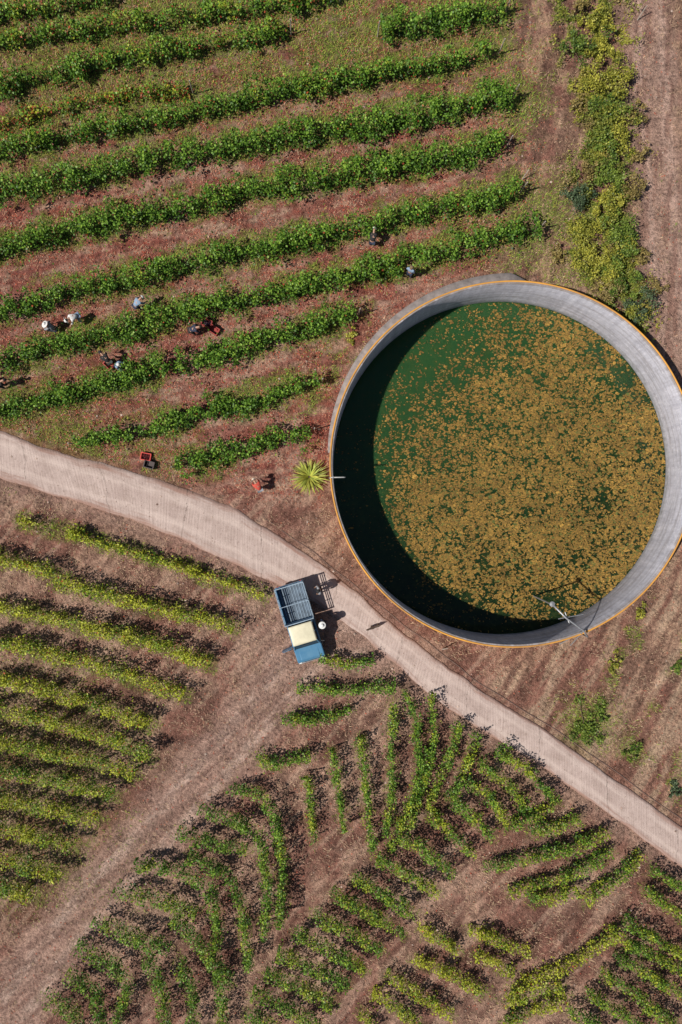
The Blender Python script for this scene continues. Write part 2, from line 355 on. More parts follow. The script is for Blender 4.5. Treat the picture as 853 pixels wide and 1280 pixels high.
straw = sst(px + (m['n'] - .5) * 80, 590, 650) * (1 - sst(py, 1000, 1100))
c = lerp(c, (.48, .31, .21), straw * .8 * sst(m['n2'], .3, .6) * (py < 560))
streak = fbm((px * .9 + py * .15) / 7, (py - px * .1) / 90, 61, 3); c = lerp(c, (.17, .095, .07), straw * sst(streak, .48, .60) * .75 * (py < 560))
st2 = fbm((-px * .5 + py * .86) / 60, (px * .86 + py * .5) / 7, 62, 3); st3 = fbm((-px * .5 + py * .86) / 120, (px * .86 + py * .5) / 26, 64, 2)
lo_ = straw * (py > 640)
c = lerp(c, (.31, .15, .11), lo_ * .8)
c = lerp(c, (.46, .30, .21), lo_ * sst(st3, .5, .64) * .75)
c = lerp(c, (.16, .08, .06), lo_ * sst(st2, .50, .62) * .65)
c = lerp(c, (.55, .40, .28), lo_ * sst(1 - st2, .56, .68) * .6)
mid_ = (1 - straw) * (py > 620)
st4 = fbm((px * .66 - py * .75) / 70, (px * .75 + py * .66) / 7, 66, 3)
c = lerp(c, (.16, .08, .06), mid_ * sst(st4, .52, .64) * .5); c = lerp(c, (.53, .36, .27), mid_ * sst(1 - st4, .56, .68) * .5)
c = lerp(c, (.46, .30, .24), m['track'] * .8)
rut = np.abs(dpoly(px, py, track) - 17); c = lerp(c, (.56, .40, .33), (1 - sst(rut, 3, 10)) * .8 * m['track'] * sst(m['n2'], .3, .5))
ds = dpoly(px, py, ts); rut = np.abs(ds - 15); c = lerp(c, (.56, .38, .31), (1 - sst(rut, 3, 9)) * .7 * m['track'])
c = lerp(c, (.25, .13, .10), m['track'] * sst(fbm(px / 5, py / 40, 71, 3), .5, .66) * .6 * (px > 700))
sx_ = (px * .66 + py * .75) ; cx_ = (px * .75 - py * .66)
c = lerp(c, (.22, .125, .10), m['track'] * sst(fbm(sx_ / 5, -cx_ / 50, 73, 3), .48, .62) * .5 * (px < 500))
c = lerp(c, (.135, .15, .035), m['green'] * .8 * (1 - m['track'] * .7))
c = lerp(c, (.38, .25, .20), (1 - sst(dpoly(px, py, road_bot), 4, 26)) * .5)
z = gheight(x, y)
rd = np.hypot(x - Tc.x, y - Tc.y)
flat = np.clip(np.maximum.reduce([m['road'], 1 - sst(rd, TR + .2, TR + 1.2), m['track'] * .7]), 0, 1)
z = z * (1 - flat) - .02 * m['road']
V = np.stack([x, y, z], 1)
idx = np.arange(nx * ny).reshape(ny, nx)
F = np.stack([idx[:-1, :-1].ravel(), idx[:-1, 1:].ravel(), idx[1:, 1:].ravel(), idx[1:, :-1].ravel()], 1)
RH = TR - .11
F = F[~(rd[F] < RH).all(1)]
used = np.unique(F); ins = used[rd[used] < RH]
k = RH / rd[ins]; V[ins, 0] = Tc.x + (V[ins, 0] - Tc.x) * k; V[ins, 1] = Tc.y + (V[ins, 1] - Tc.y) * k; V[ins, 2] = 0
remap = -np.ones(len(V), dtype=int); remap[used] = np.arange(len(used))
g_ = link(bpy.data.objects.new('ground', np_mesh('ground', V[used], remap[F], M_soil, c[used], None, True)))
tag(g_, 'reddish brown dry vineyard soil with leaf litter and straw', 'ground', kind='structure')

# ------------------------------------------------------------------ road
def dens(pts, st):
    out = []
    for a, b in zip(pts[:-1], pts[1:]):
        for k in range(st): t = k / st; out.append((a[0] + (b[0] - a[0]) * t, a[1] + (b[1] - a[1]) * t))
    return out + [pts[-1]]
def smooth(p, it=3):
    p = [list(q) for q in p]
    for _ in range(it):
        p = [p[0]] + [[(p[i - 1][0] + 2 * p[i][0] + p[i + 1][0]) / 4, (p[i - 1][1] + 2 * p[i][1] + p[i + 1][1]) / 4] for i in range(1, len(p) - 1)] + [p[-1]]
    return p
ta, tb = smooth(dens(road_top, 24), 30), smooth(dens(road_bot, 24), 30)
V = []; UV = []; L = 0; nc = 12; prev = None
for i, (a, b) in enumerate(zip(ta, tb)):
    mid = Vector(((a[0] + b[0]) / 2, (a[1] + b[1]) / 2)); L += (mid - prev).length / 20 if prev else 0; prev = mid
    j1 = (float(fbm(np.array(L * .8), np.array(1.), 2, 5)) - .5) * .3 + .10; j2 = (float(fbm(np.array(L * .8), np.array(9.), 4, 5)) - .5) * .3 - .10
    A, B = P(*a), P(*b); d = (B - A).normalized(); A = A + d * j1; B = B + d * j2
    for k in range(-1, nc + 2):
        t = min(max(k / nc, 0), 1); q = A.lerp(B, t); zz = .03 + .02 * math.sin(t * PI)
        if k in (-1, nc + 1): q = q + d * (.03 if k > 0 else -.03); zz = -.08
        V.append((q.x, q.y, zz)); UV.append((L, t * 2 - 1))
w = nc + 3; n = len(ta); F = [(i * w + j, (i + 1) * w + j, (i + 1) * w + j + 1, i * w + j + 1) for i in range(n - 1) for j in range(w - 1)]
tag(link(bpy.data.objects.new('concrete_road', np_mesh('concrete_road', V, F, M_road, None, UV, True))), 'narrow pale ribbed concrete farm road crossing the vineyard', 'road', kind='structure')

# ------------------------------------------------------------------ leaves
def leaves(C, size, colr, up=.8, spread=.7):
    n = len(C); N = RNG.normal(size=(n, 3)) * spread; N[:, 2] += up
    N /= np.linalg.norm(N, axis=1)[:, None] + 1e-9
    A = RNG.normal(size=(n, 3)); T = np.cross(N, A); T /= np.linalg.norm(T, axis=1)[:, None] + 1e-9; B = np.cross(N, T)
    s_ = (size * RNG.uniform(.65, 1.3, n))[:, None]
    V = np.stack([C - T * s_ * .5, C + B * s_ * .45 + N * s_ * .1, C + T * s_ * .55, C - B * s_ * .45 + N * s_ * .1], 1).reshape(-1, 3)
    return V, np.arange(4 * n).reshape(n, 4), np.repeat(colr, 4, axis=0)
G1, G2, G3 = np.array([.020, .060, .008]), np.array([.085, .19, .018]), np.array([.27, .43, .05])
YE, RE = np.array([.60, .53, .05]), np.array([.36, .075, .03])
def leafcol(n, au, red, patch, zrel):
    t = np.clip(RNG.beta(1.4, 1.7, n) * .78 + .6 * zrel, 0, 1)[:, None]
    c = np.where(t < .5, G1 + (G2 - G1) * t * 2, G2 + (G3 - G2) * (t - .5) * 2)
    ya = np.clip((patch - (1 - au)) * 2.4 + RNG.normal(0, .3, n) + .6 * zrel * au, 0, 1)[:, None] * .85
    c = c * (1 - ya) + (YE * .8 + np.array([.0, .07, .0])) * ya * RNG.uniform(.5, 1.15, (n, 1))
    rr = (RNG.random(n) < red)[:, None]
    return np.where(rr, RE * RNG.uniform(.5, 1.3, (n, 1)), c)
trunk_me = MB().tube([(0, 0, -.05), (.03, .01, .3), (-.01, .03, .6), (.02, 0, .85)], [.05, .04, .035, .02], 6).mesh('trunk', M_bark)
post_me = MB().tube([(0, 0, -.1), (0, 0, 1.5)], .04, 8).mesh('post', M_wood)
for ri, (blk, pts, hw, h, gap, au, red, den, label) in enumerate(rows):
    wp = [P(a, b, h * .55) for a, b in pts]
    seg = [(q - p).length for p, q in zip(wp[:-1], wp[1:])]; cum = np.concatenate([[0], np.cumsum(seg)]); L = cum[-1]
    wx = np.array([p.x for p in wp]); wy = np.array([p.y for p in wp])
    base = Vector((wx.mean(), wy.mean(), 0))
    root = empty('vine_row', base, label, 'vine row', group={'U': 'vine rows of the upper plot', 'L': 'vine rows of the left plot', 'K': 'vine rows of the bottom left plot'}.get(blk, 'vine rows of the lower plots'))
    big = blk == 'U'
    sp = .7 if big else .55
    nv = max(2, int(L / sp)); vp = (np.arange(nv) + .5) / nv * L + RNG.normal(0, .1, nv)
    alive = RNG.random(nv) > gap
    if not alive.any(): alive[:] = True
    vs = (RNG.uniform(.72, 1.2, nv) if big else RNG.uniform(.8, 1.15, nv)) * np.where(alive, 1, .25)
    vs = vs * (.78 + .44 * fbm(vp * .45 + ri * 9.1, vp * 0 + ri, 17, 3))
    vw = vs ** 2; vw /= vw.sum()
    cnt = int(L * hw * (680 if big else 820) * den)
    k = RNG.choice(nv, cnt, p=vw)
    ncl = 8; cl = RNG.normal(size=(nv, ncl, 3)) * [.45 * sp, .50 if big else .40, .3]; ci = RNG.integers(0, ncl, cnt)
    off = cl[k, ci] + RNG.normal(size=(cnt, 3)) * [.17, .24 if big else .33, .26]
    al = np.clip(vp[k] + off[:, 0], -.15, L + .15)
    cr = off[:, 1] * hw * vs[k] + (fbm(al * 1.3 + ri * 3.3, al * 0 + 2., 19, 3) - .5) * .6 * hw
    rr = np.clip(1 - (cr / (hw * 1.35)) ** 2, .05, 1)
    zz = h * (.58 + .40 * np.sqrt(rr) * np.clip(off[:, 2] * 1.9, -1.1, 1)) * (.85 + .15 * vs[k])
    fl = RNG.random(cnt) < .10; cr = np.where(fl, cr * 1.8, cr); zz = np.where(fl, zz * .7, zz)
    bx = np.interp(al, cum, wx); by = np.interp(al, cum, wy)
    tx = np.interp(al + .3, cum, wx) - np.interp(al - .3, cum, wx); ty = np.interp(al + .3, cum, wy) - np.interp(al - .3, cum, wy)
    tl = np.hypot(tx, ty) + 1e-6
    C = np.stack([bx - ty / tl * cr - base.x, by + tx / tl * cr - base.y, np.clip(zz, .12, 9)], 1)
    patch = .5 * RNG.random(nv)[k] + .35 * RNG.random((nv, ncl))[k, ci] + .15 * RNG.random(cnt)
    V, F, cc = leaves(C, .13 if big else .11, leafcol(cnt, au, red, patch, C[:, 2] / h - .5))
    link(bpy.data.objects.new('foliage', np_mesh('foliage', V, F, M_leaf, cc)), root)
    for q in range(1, nv, 4):
        if not alive[q]: continue
        o = link(bpy.data.objects.new('trunk', trunk_me), root)
        o.location = (float(np.interp(vp[q], cum, wx)) - base.x, float(np.interp(vp[q], cum, wy)) - base.y, 0); o.rotation_euler = (0, 0, RNG.uniform(0, 6)); o.scale = (1, 1, h / 1.5)
    if big:
        for e in (-1, 0):
            d = (wp[-1] - wp[-2]).normalized() if e else (wp[0] - wp[1]).normalized()
            p = (wp[-1] if e else wp[0]) + d * .25
            if abs(p.x) > 22: continue
            o = link(bpy.data.objects.new('post', post_me), root); o.location = (p.x - base.x, p.y - base.y, 0)
            o.rotation_euler = (.05, .04, 0)

# ------------------------------------------------------------------ ground cover (stuff)
def scatter(n, fn, reg=(-22.5, 22.5, -33.5, 33.5)):
    x = RNG.uniform(reg[0], reg[1], n); y = RNG.uniform(reg[2], reg[3], n); px, py = to_px(x, y); m = masks(px, py)
    ok = (RNG.random(n) < fn(m, px, py)) & (np.hypot(x - Tc.x, y - Tc.y) > TR + .1)
    mm = {k: v[ok] for k, v in m.items()}; return x[ok], y[ok], mm
def gz(x, y, m):
    rd = np.hypot(x - Tc.x, y - Tc.y)
    return gheight(x, y) * (1 - np.clip(np.maximum.reduce([m['road'], 1 - sst(rd, TR + .2, TR + 1.2), m['track'] * .7]), 0, 1))
def blades(x, y, z, ln, wd, lift, colr):
    n = len(x); a = RNG.uniform(0, 2 * PI, n); L = ln * RNG.uniform(.5, 1.4, n); e = lift * RNG.uniform(.3, 1.3, n)
    dx, dy = np.cos(a) * L * np.cos(e), np.sin(a) * L * np.cos(e); dz = L * np.sin(e)
    wx, wy = -np.sin(a) * wd / 2, np.cos(a) * wd / 2
    V = np.stack([np.stack([x - wx, y - wy, z], 1), np.stack([x + wx, y + wy, z], 1), np.stack([x + dx, y + dy, z + dz + .01], 1)], 1).reshape(-1, 3)
    return V, np.arange(3 * n).reshape(n, 3), np.repeat(colr, 3, axis=0)
def offroad(m): return 1 - (m['road'] > .35)
def cvar(n, a, b): t = RNG.random((n, 1)); return (np.array(a) * (1 - t) + np.array(b) * t) * RNG.uniform(.7, 1.2, (n, 1))
x, y, mm = scatter(190000, lambda m, px, py: np.clip(.06 + .9 * sst(m['n2'], .45, .62) - .5 * m['track'] - .4 * m['up'], .02, 1) * offroad(m))
V, F, cc = blades(x, y, gz(x, y, mm) + .01, .2, .032, .6, cvar(len(x), (.68, .50, .33), (.29, .15, .11)))
tag(link(bpy.data.objects.new('dry_grass', np_mesh('dry_grass', V, F, M_blade, cc))), 'dry straw-coloured grass scattered over the bare soil', 'dry grass', kind='stuff')
x, y, mm = scatter(500000, lambda m, px, py: np.clip(m['green'] ** 1.2, 0, 1) * offroad(m) * (1 - .7 * m['track']) * .95)
V, F, cc = blades(x, y, gz(x, y, mm), .2, .038, .9, cvar(len(x), (.12, .25, .025), (.42, .45, .08)))
tag(link(bpy.data.objects.new('green_grass', np_mesh('green_grass', V, F, M_blade, cc))), 'short green grass and weeds under and between the vine rows', 'grass', kind='stuff')
x, y, mm = scatter(200000, lambda m, px, py: np.clip(m['up'] * (.1 + .9 * sst(m['n2'], .4, .6)) + .04, 0, 1) * offroad(m))
C = np.stack([x, y, gz(x, y, mm) + .02], 1)
V, F, cc = leaves(C, .085, cvar(len(x), (.42, .08, .045), (.42, .23, .15)), 1.2, .35)
tag(link(bpy.data.objects.new('fallen_leaves', np_mesh('fallen_leaves', V, F, M_blade, cc))), 'fallen red and brown vine leaves littering the upper plot', 'leaf litter', kind='stuff')
x, y, mm = scatter(170000, lambda m, px, py: np.clip(m['hedge'] * sst(m['n2'] + (m['n'] - .5) * .8, .42, .56), 0, 1), (12, 21.5, 10, 33.5))
hh = RNG.random(len(x)) ** 1.3 * 1.0 * sst(fbm(x * .9, y * .9, 77), .34, .62)
C = np.stack([x, y, gz(x, y, mm) + .04 + hh], 1); pt = fbm(x * .8, y * .8, 81)[:, None]; pt2 = fbm(x * .5 + 9, y * .5, 83)[:, None]
base_c = cvar(len(x), (.30, .31, .05), (.08, .13, .025)); base_c = base_c * (1 - .7 * sst(pt, .5, .66)) + cvar(len(x), (.40, .28, .13), (.18, .11, .06)) * .75 * sst(pt, .5, .66)
base_c = base_c * (1 - .5 * sst(pt2, .50, .66)) + np.array([.52, .47, .06]) * .5 * sst(pt2, .50, .66)
V, F, cc = leaves(C, .10, base_c)
tag(link(bpy.data.objects.new('undergrowth', np_mesh('undergrowth', V, F, M_leaf, cc))), 'tangled olive undergrowth on the bank beside the dirt track', 'undergrowth', kind='stuff')
x, y, mm = scatter(11000, lambda m, px, py: .5 + 0 * px)
C = np.stack([x, y, gz(x, y, mm) + .03 + .03 * mm['road']], 1)
n = len(C); r = (RNG.uniform(.012, .04, n) + (RNG.random(n) < .06) * .05)[:, None]
dirs = np.array([[1, 0, 0], [0, 1, 0], [-1, 0, 0], [0, -1, 0], [0, 0, .7]]); V = (C[:, None, :] + dirs[None] * r[:, :, None] * RNG.uniform(.6, 1.3, (n, 5, 1))).reshape(-1, 3)
b5 = (np.arange(n) * 5)[:, None, None]; F = (b5 + np.array([[0, 1, 4], [1, 2, 4], [2, 3, 4], [3, 0, 4]])[None]).reshape(-1, 3)
tag(link(bpy.data.objects.new('stones', np_mesh('stones', V, F, M_blade, np.repeat(cvar(n, (.55, .43, .36), (.25, .16, .13)), 5, axis=0)))), 'small loose stones and clods on the soil', 'stones', kind='stuff')

# ------------------------------------------------------------------ wild shrubs
SC = {'y': (np.array([.10, .13, .02]), np.array([.50, .47, .07])), 'g': (np.array([.035, .085, .015]), np.array([.24, .32, .05])), 'd': (np.array([.03, .06, .03]), np.array([.13, .18, .09])), 'o': (np.array([.12, .10, .03]), np.array([.38, .29, .10]))}
SN = {'y': 'yellow-green', 'g': 'mid green', 'd': 'dull grey-green', 'o': 'brownish olive'}
def shrub(px_, py_, r, ht, cl, label, name='wild_shrub', group='wild shrubs of the strip beside the dirt track', el_=1.):
    b = P(px_, py_, ht * .5); b.z = 0; root = empty(name, b, label, 'shrub', group=group)
    n = int(1500 * r * r) + 200; nb = 14
    bc = RNG.normal(size=(nb, 3)) * [r * .5, r * .5, ht * .16]; bc[:, 2] += ht * .5; br = RNG.uniform(.16, .48, nb) * r
    bc[:, 0] += bc[:, 1] * (el_ - 1) * .5; bc[:, 1] *= el_
    k = RNG.integers(0, nb, n); d = RNG.normal(size=(n, 3)); d /= np.linalg.norm(d, axis=1)[:, None]
    C = bc[k] + d * (br[k] * RNG.random(n) ** .45 * RNG.choice([1, 1, 1, 1.6], n))[:, None] * [1, 1, .8]; C[:, 2] = np.clip(C[:, 2], .05, 9)
    a, bb = SC[cl]; t = np.clip(RNG.random(n) * .8 + RNG.random(nb)[k] * .5 - .15, 0, 1)[:, None]
    V, F, cc = leaves(C, .10, a * (1 - t) + bb * t)
    link(bpy.data.objects.new('foliage', np_mesh('foliage', V, F, M_leaf, cc)), root)
    mb = MB()
    for q in range(5):
        e = bc[q]; mb.tube([(0, 0, -.05), (e[0] * .5, e[1] * .5, e[2] * .45), tuple(e)], [.04, .03, .012], 5)
    mb.obj('stem', M_bark, root)
sh = [(724, 8, .5, 'o'), (748, 22, .7, 'y'), (722, 52, .8, 'g'), (756, 62, .9, 'y'), (742, 98, .8, 'y'), (776, 100, .9, 'y'), (728, 132, .5, 'o'), (762, 138, .8, 'g'), (790, 140, .6, 'o'), (745, 170, .7, 'g'), (778, 172, .8, 'y'), (798, 195, .5, 'o'),
      (765, 208, 1., 'g'), (738, 212, .6, 'o'), (722, 245, .75, 'd'), (762, 246, .8, 'y'), (792, 240, .7, 'o'), (778, 280, .95, 'g'), (748, 285, .8, 'y'), (722, 290, .6, 'y'), (700, 318, .4, 'o'), (735, 325, .8, 'y'), (770, 322, .9, 'g'), (800, 320, .5, 'o'), (782, 356, .8, 'g'), (802, 386, .8, 'd'), (760, 352, .6, 'y'), (815, 360, .5, 'o')]
for i, (a, b, r, cl) in enumerate(sh):
    side = 'left' if a < 745 else ('middle' if a < 780 else 'right')
    shrub(a, b, r * 1.12, r * 1.4 + .2, cl, '%s %s wild shrub, number %d down the strip, on its %s side' % ('large' if r > .75 else 'small', SN[cl], i + 1, side))
for (a, b, r, cl, lb) in ((733, 912, .9, 'g', 'low bright green weed clump below the tank and right of the road'), (752, 888, .55, 'g', 'smaller green weed clump touching the big one below the tank'), (792, 938, .4, 'g', 'small green weed clump further right below the tank'),
                          (768, 830, .35, 'y', 'thin yellow-green weed clump below the metal pipe of the tank'), (800, 768, .35, 'y', 'yellow-green weed clump close to the lower right tank wall'), (846, 832, .35, 'g', 'green weed clump at the right edge below the tank'), (440, 420, .35, 'y', 'small weed clump left of the tank at the end of a vine row'), (846, 985, .4, 'd', 'grey-green weed clump at the right edge beside the road')):
    shrub(a, b, r, .35, cl, lb, 'weed_clump', 'weed clumps around the tank', 1.5)

# ------------------------------------------------------------------ spiky plant
yb = P(387, 596, .3); yb.z = 0
root = empty('spiky_plant', yb, 'round spiky yellow-green yucca-like plant between the road and the tank', 'plant')
V = []; Fq = []; cc = []
for i in range(130):
    a = i * 2.39996 + RNG.normal(0, .1); el = (i / 130) ** 1.2 * 1.2 + .05; L = RNG.uniform(1.0, 1.4); wd = .045
    col_ = np.array([.36, .42, .08]) * RNG.uniform(.45, 1.35) + np.array([.16, .11, .02]) * (RNG.random() < .35)
    pts_ = []
    for t in (0, .35, .7, 1):
        e = el - t * .5; rr_ = L * t * math.cos(el * .9); pts_.append((math.cos(a) * rr_, math.sin(a) * rr_, .18 + L * t * math.sin(el) * (1 - .35 * t), wd * (1 - t ** 2) + .004))
    b0 = len(V)
    for q in pts_:
        V += [(q[0] - math.sin(a) * q[3], q[1] + math.cos(a) * q[3], q[2]), (q[0] + math.sin(a) * q[3], q[1] - math.cos(a) * q[3], q[2])]; cc += [col_, col_]
    for j in range(3): Fq.append((b0 + 2 * j, b0 + 2 * j + 1, b0 + 2 * j + 3, b0 + 2 * j + 2))
link(bpy.data.objects.new('rosette', np_mesh('rosette', V, Fq, M_leaf, np.array(cc))), root)
MB().tube([(0, 0, -.05), (0, 0, .2), (0, 0, .34)], [.12, .14, .05], 10).obj('stem', M_bark, root)

# ------------------------------------------------------------------ tank
tank = empty('water_tank', (Tc.x, Tc.y, 0), 'large round open concrete water tank with rusty orange rim', 'water tank')
def ring(name, prof, mat, n=192):
    V = []; UV = []; F = []; k = len(prof)
    for j in range(n + 1):
        t = 2 * PI * j / n
        for i, (r, z_) in enumerate(prof): V.append((r * math.cos(t), r * math.sin(t), z_)); UV.append((t * TR, z_))
    for j in range(n):
        for i in range(k - 1): F.append((j * k + i, (j + 1) * k + i, (j + 1) * k + i + 1, j * k + i + 1))
    me = np_mesh(name, V, F, mat, None, UV, False); return link(bpy.data.objects.new(name, me), tank)
ring('wall', [(TI, -3.4), (TI, -1.), (TI, 1.44), (TI + .02, 1.47), (TR - .09, 1.47), (TR - .09, .0), (TR - .09, -.6)], M_tank)
ring('rim', [(TR - .085, -.3), (TR - .02, -.3), (TR, 0), (TR, 1.46), (TR - .02, 1.5), (TR - .10, 1.5), (TR - .10, 1.46)], M_rim)
V = []; F = []
na = 70
for j in range(na + 1):
    t = math.radians(84 + 92 * j / na); q = j / na; wd = .12 + .75 * (1 - q) ** .8 * min(1, q * 12 + .3)
    for r, z_ in ((TR + .005, .42), (TR + wd, .36), (TR + wd + .04, -.1)): V.append((r * math.cos(t), r * math.sin(t), z_))
for j in range(na):
    for i in range(2): F.append((j * 3 + i, (j + 1) * 3 + i, (j + 1) * 3 + i + 1, j * 3 + i + 1))
fo = link(bpy.data.objects.new('footing', np_mesh('footing', V, F, M_foot)), tank)
wm = MB().lathe([(.0001, 0), (4, 0), (8, 0), (TI + .02, 0), (TI + .02, -1.1), (8, -1.1), (.0001, -1.1)], 128)
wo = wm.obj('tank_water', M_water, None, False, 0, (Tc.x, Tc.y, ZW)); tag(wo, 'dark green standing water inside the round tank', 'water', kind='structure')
# floating weed
n = 210000; a = RNG.uniform(0, 2 * PI, n); r = np.sqrt(RNG.random(n)) * (TI - .04); x = r * np.cos(a); y = r * np.sin(a)
kk = 20 * H / (H - ZW); qx = 426.5 + (x + Tc.x) * kk; qy = 640 - (y + Tc.y) * kk
dn = sst((qx - 455) * .62 + (qy - 385) * .50 + (fbm(x * .45, y * .45, 25) - .5) * 70, 10, 205)
for (hx, hy, hr_) in ((755, 625, 11), (690, 752, 14), (660, 640, 5), (778, 470, 20), (745, 440, 10), (600, 700, 5), (610, 745, 7)): dn = dn * (1 - .7 * np.exp(-((qx - hx) ** 2 + (qy - hy) ** 2) / (2 * hr_ ** 2)))
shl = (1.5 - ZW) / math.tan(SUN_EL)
din = TI - np.hypot(x - SUN_U.x * shl, y - SUN_U.y * shl)      # weed thinned in the shape of the wall's cast shadow
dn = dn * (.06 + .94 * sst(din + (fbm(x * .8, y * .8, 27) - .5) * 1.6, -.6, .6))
nz = fbm(x * 1.1, y * 1.1, 21, 2) * .16 + fbm(x * 4.6, y * 4.6, 31, 2) * .34 + fbm(x * 12, y * 12, 37, 2) * .50
ok = (nz < .37 + .17 * dn) & (RNG.random(n) < .10 + .75 * dn) & (dn > .012) | ((RNG.random(n) < .003) & (dn > .01))
x, y, dn = x[ok], y[ok], dn[ok]; n = len(x); K = 6
rad = RNG.gamma(2.2, .014, n) * (.8 + .25 * dn) + .018; ph = RNG.uniform(0, 6.28, (n, 1)); an = np.arange(K)[None] / K * 2 * PI + ph
rr_ = rad[:, None] * RNG.uniform(.45, 1.35, (n, K)); el = RNG.uniform(.5, 1., (n, 1))
VX = x[:, None] + rr_ * np.cos(an); VY = y[:, None] + rr_ * np.sin(an) * el
lim = TI - .02; R_ = np.hypot(VX, VY); sc_ = np.minimum(1, lim / R_); VX *= sc_; VY *= sc_
VZ = .006 + RNG.uniform(0, .03, (n, 1)) + RNG.uniform(0, .014, (n, K))
V = np.stack([VX, VY, VZ], 2).reshape(-1, 3)
tt = RNG.random((n, 1)); cw = np.array([.33, .195, .042]) * (1 - tt) + np.array([.15, .095, .026]) * tt; cw *= RNG.uniform(.6, 1.2, (n, 1)) * (.7 + .6 * fbm(x * .7, y * .7, 91)[:, None])
gsel = RNG.random(n) < .12; cw[gsel] = [.10, .12, .03]
o = link(bpy.data.objects.new('floating_weed', np_mesh('floating_weed', V, np.arange(n * K).reshape(n, K), M_weed, np.repeat(cw, K, axis=0)))); o.location = (Tc.x, Tc.y, ZW)
tag(o, 'ochre floating algae clumps covering most of the tank water', 'floating weed', kind='stuff')

M_galv = simple('galvanised', (.45, .46, .48), .45, .6, .3, 8.); M_white = simple('white_pipe', (.6, .6, .58), .5)
M_black = simple('pipe_plastic', (.17, .11, .09), .9)
p = P(422, 597, 1.6)
r_ = empty('filling_pipe', (p.x, p.y, 0), 'short white pipe poking over the left rim of the tank', 'pipe')
MB().tube([(-.45, .0, -.05), (-.45, 0, 1.5), (-.38, 0, 1.62), (.40, .02, 1.62), (.48, .02, 1.5)], .035, 10).obj('pipe', M_white, r_, True)
MB().tube([(-.3, .02, 1.62), (-.22, .02, 1.62)], .075, 10).obj('collar', M_galv, r_)
p = P(712, 780, 1.5)
r_ = empty('outlet_gantry', (p.x, p.y, 0), 'grey metal pipe gantry over the lower right rim of the tank', 'gantry')
MB().tube([(-1.15, 1.25, 1.8), (-.3, .4, 1.85), (.75, -.35, 1.85), (1.05, -.75, 1.6), (1.1, -.8, 0)], .055, 10).obj('pipe', M_galv, r_, True)
MB().tube([(-1.1, 1.2, 1.8), (-1.15, 1.25, -2.8)], .05, 8).obj('riser', M_galv, r_)
MB().tube([(-.75, .35, 1.75), (.75, .62, 1.75)], .03, 8).tube([(-.35, .75, 1.75), (-.1, .1, 1.75)], .03, 8).obj('crossbar', M_galv, r_)
MB().tube([(-.1, -1.5, 0), (.75, -.35, 1.85)], .035, 8).obj('brace', M_galv, r_)
MB().tube([(.55, -1.6, 0), (.75, -.35, 1.85)], .035, 8).obj('brace', M_galv, r_)
MB().lathe([(.0001, -.05), (.16, -.05), (.16, .03), (.05, .05), (.0001, .05)], 14, (-1.15, 1.25, 1.86)).obj('valve_wheel', M_galv, r_)
pp = smooth(dens([(278, 618), (330, 648), (395, 690), (448, 733), (500, 778), (552, 815), (600, 852), (680, 902), (760, 958), (860, 1028), (900, 1058)], 8), 4)
o = MB().tube([tuple(P(a + math.sin(i * .9) * 1.1 + math.sin(i * .23) * 2, b + 1, .0)) for i, (a, b) in enumerate(pp)], .03, 6).obj('irrigation_pipe', M_black, None, True); tag(o, 'thin dark irrigation pipe along the upper edge of the road', 'pipe')
for (a, b, lb) in ((553, 812, 'leaning wooden stake between the road and the lower tank wall'), (652, 226, 'pale stake standing at the end of the vine row above the tank'), (797, 25, 'thin pale stake beside the dirt track at the top right')):
    p = P(a, b, 0); o = MB().tube([(0, 0, -.1), (.2, .25, .9)], [.04, .03], 7).obj('stake', M_wood, None, False, 0, p); tag(o, lb, 'stake', 'wooden stakes')

# ------------------------------------------------------------------ truck
M_blue = simple('blue_paint', (.05, .18, .33), .4, 0, .35, 1.6, (.10, .24, .37)); M_cream = simple('cream_paint', (.74, .69, .50), .45, 0, .2, 2.5)
M_glass = simple('glass', (.03, .04, .05), .08); M_rub = simple('rubber', (.02, .02, .02), .85); M_bed = simple('bed_planks', (.13, .18, .24), .7, 0, .6, 3.)
M_rail = simple('pale_blue_rail', (.32, .43, .54), .6, 0, .4, 4.); M_dark = simple('dark_metal', (.04, .045, .05), .6); M_lamp = simple('lamp_glass', (.85, .85, .8), .15); M_red = simple('red_lens', (.5, .03, .02), .3)
tp = P(376, 778, .9); hd = math.atan2(-90, 27) - PI / 2
T = empty('pickup_truck', (tp.x, tp.y, 0), 'old blue pickup truck with cream cab roof and railed cargo bed', 'truck', hd)
MB().box((0, -.1, .5), (.9, 4.5, .16)).obj('chassis', M_dark, T)
mb = MB(); mb.extr([(-.05, .5), (-.05, 1.18), (1.42, 1.16), (2.2, 1.02), (2.38, .92), (2.4, .45), (1.95, .45), (1.85, .72), (1.45, .72), (1.3, .45)], -.86, .86)
body = mb.obj('body', M_blue, T, False, .05)
mb = MB(); mb.extr([(1.5, 1.14), (2.2, 1.05), (2.3, 1.0), (2.3, .9), (1.5, .9)], -.6, .6); mb.obj('bonnet', M_blue, T, False, .04)
def frus(y0, y1, yr0, yr1, w0, w1, z0, z1):
    v = [(-w0, y0, z0), (w0, y0, z0), (w0, y1, z0), (-w0, y1, z0), (-w1, yr0, z1), (w1, yr0, z1), (w1, yr1, z1), (-w1, yr1, z1)]
    m_ = MB(); m_.v = v; m_.f = [(3, 2, 1, 0), (4, 5, 6, 7), (0, 1, 5, 4), (1, 2, 6, 5), (2, 3, 7, 6), (3, 0, 4, 7)]; return m_
frus(-.02, 1.48, .03, 1.14, .80, .70, 1.15, 1.66).obj('window_band', M_glass, T, False, .02)
